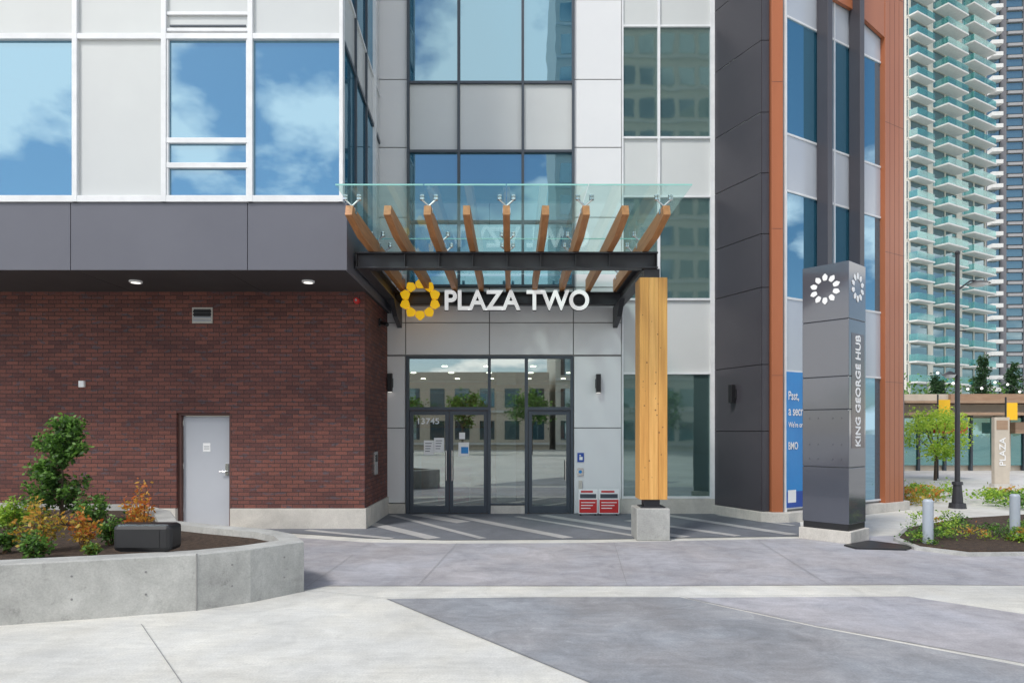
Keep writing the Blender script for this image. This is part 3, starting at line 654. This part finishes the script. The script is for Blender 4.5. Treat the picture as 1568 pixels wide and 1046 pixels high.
# ---------------------------------------------------------------- right side
BD=parent('planting_bed'); bp=[G(1368,828),G(1385,812),G(1470,797),G(1600,789),G(1800,800),G(1700,850),G(1480,852),G(1400,842)]
mb=MB(); mb.prism(bp,0,.05,'planter'); mb.obj('kerb',BD); mb=MB(); mb.prism([tuple(Vector(q)+(Vector(G(1560,820))-Vector(q))*.05) for q in bp],.0,.07,'soil'); mb.obj('mulch',BD)
m=MB()
for _ in range(60):
    px=random.uniform(1395,1700); py=random.uniform(803,838); x,y=G(px,py)
    m.leaves((x,y,.16),(.2,.2,.13),150,.045,random.choice([LG,LG,LY,LB,[LG[1],LY[2],LO[1]]]),6)
m.obj('groundcover',BD)
M['blgrey']=pbr('bollard_grey',(.42,.47,.53),rough=.4)
def bollard(px,py,hy):
    x,y=G(px,py); z=Z(hy,y); p=parent('bollard'); m=MB(); m.cyl((x,y,0),(x,y,z-.03),.075,.075,'blgrey',20); m.cyl((x,y,z-.03),(x,y,z),.075,.055,'blgrey',20); m.cyl((x,y,0),(x,y,.02),.12,.12,'blgrey',20); m.obj('post',p)
bollard(1421,838,764); bollard(1554,826,756)
LP=parent('street_lamp'); m=MB(); x,y=X(1466,16),16
m.cyl((x,y,0),(x,y,.12),.19,.17,'steel',16); m.cyl((x,y,.12),(x,y,.55),.12,.09,'steel',16); m.cyl((x,y,.55),(x,y,.62),.12,.11,'steel',16); m.cyl((x,y,.62),(x,y,5.95),.058,.045,'steel',14); m.ball((x,y,5.97),.06,'steel')
m.obj('pole',LP,smooth=False)
m=MB(); m.cyl((x,y,5.1),(x+.3,y,5.32),.02,.02,'steel',8); m.cyl((x+.3,y,5.32),(x+.45,y,5.32),.02,.02,'steel',8); m.cyl((x+.5,y,5.33),(x+.5,y,5.25),.06,.24,'steel',18); m.cyl((x+.5,y,5.25),(x+.5,y,5.2),.2,.14,'alu',18)
m.cyl((x,y,3.05),(x-.18,y,3.2),.018,.018,'steel',8); m.cyl((x-.18,y,3.2),(x-.18,y,3.12),.04,.16,'steel',16); m.cyl((x-.18,y,3.12),(x-.18,y,3.05),.13,.09,'alu',16)
m.cyl((x,y,4.15),(x+.2,y,4.15),.014,.014,'steel',8); m.obj('lamp_heads',LP)
def tree(name,x,y,th,cr,cz,n,size,mats,clumps=30,tr=.06,rz=None):
    p=parent(name); m=MB(); m.cyl((x,y,0),(x+.03,y,th),tr,tr*.7,'bark',8)
    for _ in range(9):
        a=random.uniform(0,6.28); r=cr*random.uniform(.4,.85); m.cyl((x+.03,y,th*random.uniform(.8,1)),(x+math.cos(a)*r,y+math.sin(a)*r,cz+random.uniform(-.3,.6)*cr),tr*.45,tr*.12,'bark',6)
    m.obj('trunk',p); m=MB(); m.leaves((x,y,cz),(cr,cr,rz or cr*.85),n,size,mats,clumps,spread=.2); m.obj('crown',p)
LBB=[LB[1],LB[2],leafm('leaf_bright',(.50,.62,.08))]
tree('street_tree',X(1432,25),25,1.1,1.05,1.72,4200,.11,LBB,30)
RB=parent('retail_building'); M['rtan']=pbr('retail_wood',(.40,.27,.18),(.30,.19,.12),scale=2,rough=.6,vscale=(1,1,6)); M['rgl']=glass_mirror('shop_glass',(.5,.75,.75),(.03,.17,.17),.35)
M['rbeige']=pbr('retail_stucco',(.58,.51,.42),rough=.7)
m=MB(); y=31
m.box(17.2,48,y+.3,y+12,0,3.5,'rbeige'); m.box(17.2,48,y-.6,y+.3,2.55,3.0,'rbeige'); m.box(17.2,48,y-1.4,y-.6,2.5,2.62,'rtan'); m.box(20,48,y+.1,y+.29,3.13,3.5,'rtan'); m.box(17.0,48.2,y-1.5,y+.4,3.02,3.12,'rtan') 
for i in range(26):
    x=17.3+i*1.2; m.box(x,x+.1,y+.1,y+.28,0,2.55,'mull' if i%4 else 'rbeige'); 
    if i%4==0: m.box(x,x+.4,y-.2,y+.09,0,2.55,'rbeige')
m.obj('walls',RB); m=MB(); m.box(17.3,48,y+.18,y+.22,.25,2.4,'rgl'); m.obj('shopfront',RB)
m=MB()
for i in range(5): x=19+i*3.2; m.box(x,x+1.1,y-.9,y-.2,1.7,2.2,['red','rtan','yellow','bluesg','wpaint'][i])
m.obj('shop_awnings',RB)
p=parent('directory_sign'); m=MB(); a,b=X(1523,22),X(1546,22); m.box(a,b,22,22.15,.1,2.25,'rbeige'); m.box(a-.04,b+.04,21.96,22.2,0,.1,'stone'); m.box(a+.06,b-.06,21.99,21.999,1.85,2.15,'rtan'); m.obj('panel',p,bevel=.01)
text('PLAZA','lettering',p,((a+b)/2+.1,21.985,.7),(0,0,1),(-1,0,0),.9,.2,.004,'wpaint',.006)
p=parent('banner_sign'); m=MB(); m.box(X(1437,26),X(1455,26),26,26.02,2.3,3.0,'yellow'); m.cyl((X(1436,26),26,0),(X(1436,26),26,3.2),.03,.03,'steel',8); m.obj('banner',p)
p=parent('banner_sign'); m=MB(); m.box(X(1541,24),X(1558,24),24,24.02,2.2,2.8,'yellow'); m.cyl((X(1540,24),24,0),(X(1540,24),24,3.0),.03,.03,'steel',8); m.obj('banner',p)
p=parent('string_lights'); m=MB()
pr=None
for i in range(41):
    t=i/40; x=10.6+t*9; yy=17+t*6; z=3.3-.35*math.sin(math.pi*((t*3)%1)); q=(x,yy,z)
    if pr: m.cyl(pr,q,.006,.006,'black',4)
    if i%3==0: m.ball((x,yy,z-.05),.035,'lampsoft',8,6)
    pr=q
m.obj('cable',p)
def conifer(x,y,h,r):
    p=parent('cypress_tree'); m=MB(); m.cyl((x,y,0),(x,y,h*.8),.12,.03,'bark',8); m.obj('trunk',p); m=MB()
    for q in range(6):
        f=q/5; m.leaves((x,y,h*(.25+.65*f)),(r*(1.1-.75*f),r*(1.1-.75*f),h*.13),700,.18,LD,12,False,.3)
    m.obj('crown',p)
for px,d,top in ((1505,44,545),(1552,44,560),(1436,44,570),(1590,44,548)): conifer(X(px,d),d,Z(top,d),.85)
m=MB()
for _ in range(26):
    m.leaves((random.uniform(24,75),random.uniform(46,56),random.uniform(2.5,4.2)),(3,2,1.5),400,.3,LG,10)
m.obj('background_trees')
m=MB()
for px,py in ((1398,772),(1412,768),(1428,765),(1445,762),(1515,770),(1535,776),(1560,780),(1575,770),(1545,765),(1405,758)):
    x,y=G(px,py); m.leaves((x,y,.2),(.4,.4,.2),350,.08,random.choice([LB,LG,LY]),8)
m.obj('hedge_planting')
sheet('sunlit_paving_sheet',[(9.5,34),(60,34),(60,28.5),(9.5,20.5)],.004,'g_sunlit')  # pale overlay stands in for sunlit pavement on the far right

# ---------------------------------------------------------------- towers
M['tglass']=glass_mirror('tower_glass',(.6,.75,.80),(.05,.10,.125),.30,.0); M['rail']=glass_clear('balcony_glass',(.62,.86,.84),.20,.26,(.42,.80,.77))
M['slab']=pbr('tower_slab',(.66,.66,.64),rough=.6); M['twall']=pbr('tower_wall',(.62,.60,.53),rough=.6); M['tdark']=pbr('tower_dark',(.15,.15,.165),rough=.6); M['tmid']=pbr('tower_midgrey',(.32,.32,.33),rough=.6)
T1=parent('apartment_tower'); F=Fr(57.5,99,76.3,110); m=MB(); g2=MB(); r=MB(); n=34; fh=2.95
m.fb(F,0,F.len,-.3,-15,0,n*fh,'twall')
for k in range(1,n):
    z=k*fh; g2.fb(F,0,F.len,-.05,-.3,z+.2,z+fh-.25,'tglass')
    for (a,b,dp) in ((0,4.6,1.3),(6.8,12.6,2.0),(15.0,F.len,1.6)):
        m.fb(F,a,b,dp,-.3,z-.10,z+.12,'slab'); r.fb(F,a+.05,b-.05,dp-.05,dp-.1,z+.16,z+1.1,'rail'); r.fb(F,a+.05,a+.1,dp-.1,0,z+.16,z+1.1,'rail')
    m.fb(F,0,F.len,.06,-.3,z-.14,z+.1,'twall')
for u,w_ in ((0,.5),(5.0,1.4),(9.6,.3),(13.0,1.6),(18,.3),(F.len-.3,.3)): m.fb(F,u,u+w_,.04,-.3,0,n*fh,'twall')
m.obj('structure',T1); g2.obj('windows',T1); r.obj('balcony_railings',T1)
T2=parent('apartment_tower'); F=Fr(118.5,170,165,166); m=MB(); g2=MB(); n=52
m.fb(F,0,F.len,-.3,-25,0,n*fh,'tdark')
for k in range(1,n):
    z=k*fh; g2.fb(F,0,F.len,-.05,-.3,z+.9,z+fh-.25,'tglass'); m.fb(F,0,2.6,1.8,-.3,z-.15,z+.8,'slab'); m.fb(F,4.5,8,.5,-.3,z-.15,z+.5,'tmid'); m.fb(F,8,F.len,.1,-.3,z-.3,z+.7,'tmid'); m.fb(F,9.5,14,1.6,-.3,z-.15,z+.15,'slab')
for u in (2.8,8.2,14.4,21.5): m.fb(F,u,u+1.4,.3,-.3,0,n*fh,'tdark')
m.obj('structure',T2); g2.obj('windows',T2)

def slabtower(name,x0,x1,y0,y1,h,wm,fh=3.1,bay=2.4):
    p=parent(name); m=MB(); m.box(x0,x1,y0,y1,0,h,wm); g=MB()
    z=1
    while z<h-2:
        x=x0+.5
        while x<x1-1.6: g.box(x,x+1.4,y1+.01,y1+.05,z,z+1.8,'tglass'); x+=bay
        m.box(x0,x1,y1+.001,y1+.25,z-.5,z-.3,'slab'); z+=fh
    m.obj('walls',p); g.obj('windows',p)
slabtower('residential_tower',4.2,22,-52,-36,52,'twall',3.1,1.9)
slabtower('unseen_low_rise',-30,3.6,-48,-36,7.5,'rbeige')  # low-rise is invented, unseen behind the camera, for the door glass to reflect
for x,y in ((-9,-24),(-4,-25),(1.5,-23),(7,-25),(12,-24)): tree('unseen_tree',x,y,2.2,1.7,3.6,1500,.28,LG,24,.1)  # invented trees out of view, added as door-glass reflections

# ---------------------------------------------------------------- sky, sun, camera
sd=Vector((-.50,-.66,1.0)).normalized()
w=bpy.data.worlds.new('World'); S.world=w; w.use_nodes=True; t=w.node_tree; N=t.nodes; L=t.links
bg=N['Background']; sky=N.new('ShaderNodeTexSky'); sky.sky_type='NISHITA'; sky.sun_disc=False; sky.sun_elevation=math.asin(sd.z); sky.sun_rotation=math.atan2(sd.x,sd.y); sky.dust_density=.6; sky.ozone_density=1.6
L.new(sky.outputs[0],bg.inputs['Color']); bg.inputs['Strength'].default_value=.15
tc=N.new('ShaderNodeTexCoord'); sp_=N.new('ShaderNodeSeparateXYZ'); L.new(tc.outputs['Generated'],sp_.inputs[0])
mxz=N.new('ShaderNodeMath'); mxz.operation='MAXIMUM'; mxz.inputs[1].default_value=0; L.new(sp_.outputs['Z'],mxz.inputs[0])
ad=N.new('ShaderNodeMath'); ad.operation='ADD'; ad.inputs[1].default_value=.35; L.new(mxz.outputs[0],ad.inputs[0])
dv=N.new('ShaderNodeVectorMath'); dv.operation='DIVIDE'; cb=N.new('ShaderNodeCombineXYZ')
for i in range(3): L.new(ad.outputs[0],cb.inputs[i])
L.new(tc.outputs['Generated'],dv.inputs[0]); L.new(cb.outputs[0],dv.inputs[1])
nz=N.new('ShaderNodeTexNoise'); nz.inputs['Scale'].default_value=2.1; nz.inputs['Detail'].default_value=9; nz.inputs['Roughness'].default_value=.52; L.new(dv.outputs[0],nz.inputs['Vector'])
rp=N.new('ShaderNodeValToRGB'); rp.color_ramp.elements[0].position=.485; rp.color_ramp.elements[1].position=.545; L.new(nz.outputs['Fac'],rp.inputs[0])
b2=N.new('ShaderNodeBackground'); b2.inputs['Color'].default_value=(1,.985,.96,1); b2.inputs['Strength'].default_value=1.9
mx=N.new('ShaderNodeMixShader'); L.new(rp.outputs[0],mx.inputs[0]); L.new(bg.outputs[0],mx.inputs[1]); L.new(b2.outputs[0],mx.inputs[2]); L.new(mx.outputs[0],N['World Output'].inputs['Surface'])
sl=bpy.data.lights.new('sun','SUN'); sl.energy=2.5; sl.angle=math.radians(12); sl.color=(1,.96,.9); so=bpy.data.objects.new('sun',sl); S.collection.objects.link(so); so.rotation_euler=sd.to_track_quat('Z','Y').to_euler(); so.location=(0,0,30)
cd=bpy.data.cameras.new('camera'); cd.lens=24; cd.sensor_width=36; cd.shift_y=(HY-522.7)/1568; cd.clip_end=2000; co=bpy.data.objects.new('camera',cd); S.collection.objects.link(co); co.location=(0,0,H); co.rotation_euler=(math.radians(90),0,0); S.camera=co
S.view_settings.view_transform='Standard'; S.view_settings.look='None'; S.view_settings.exposure=0
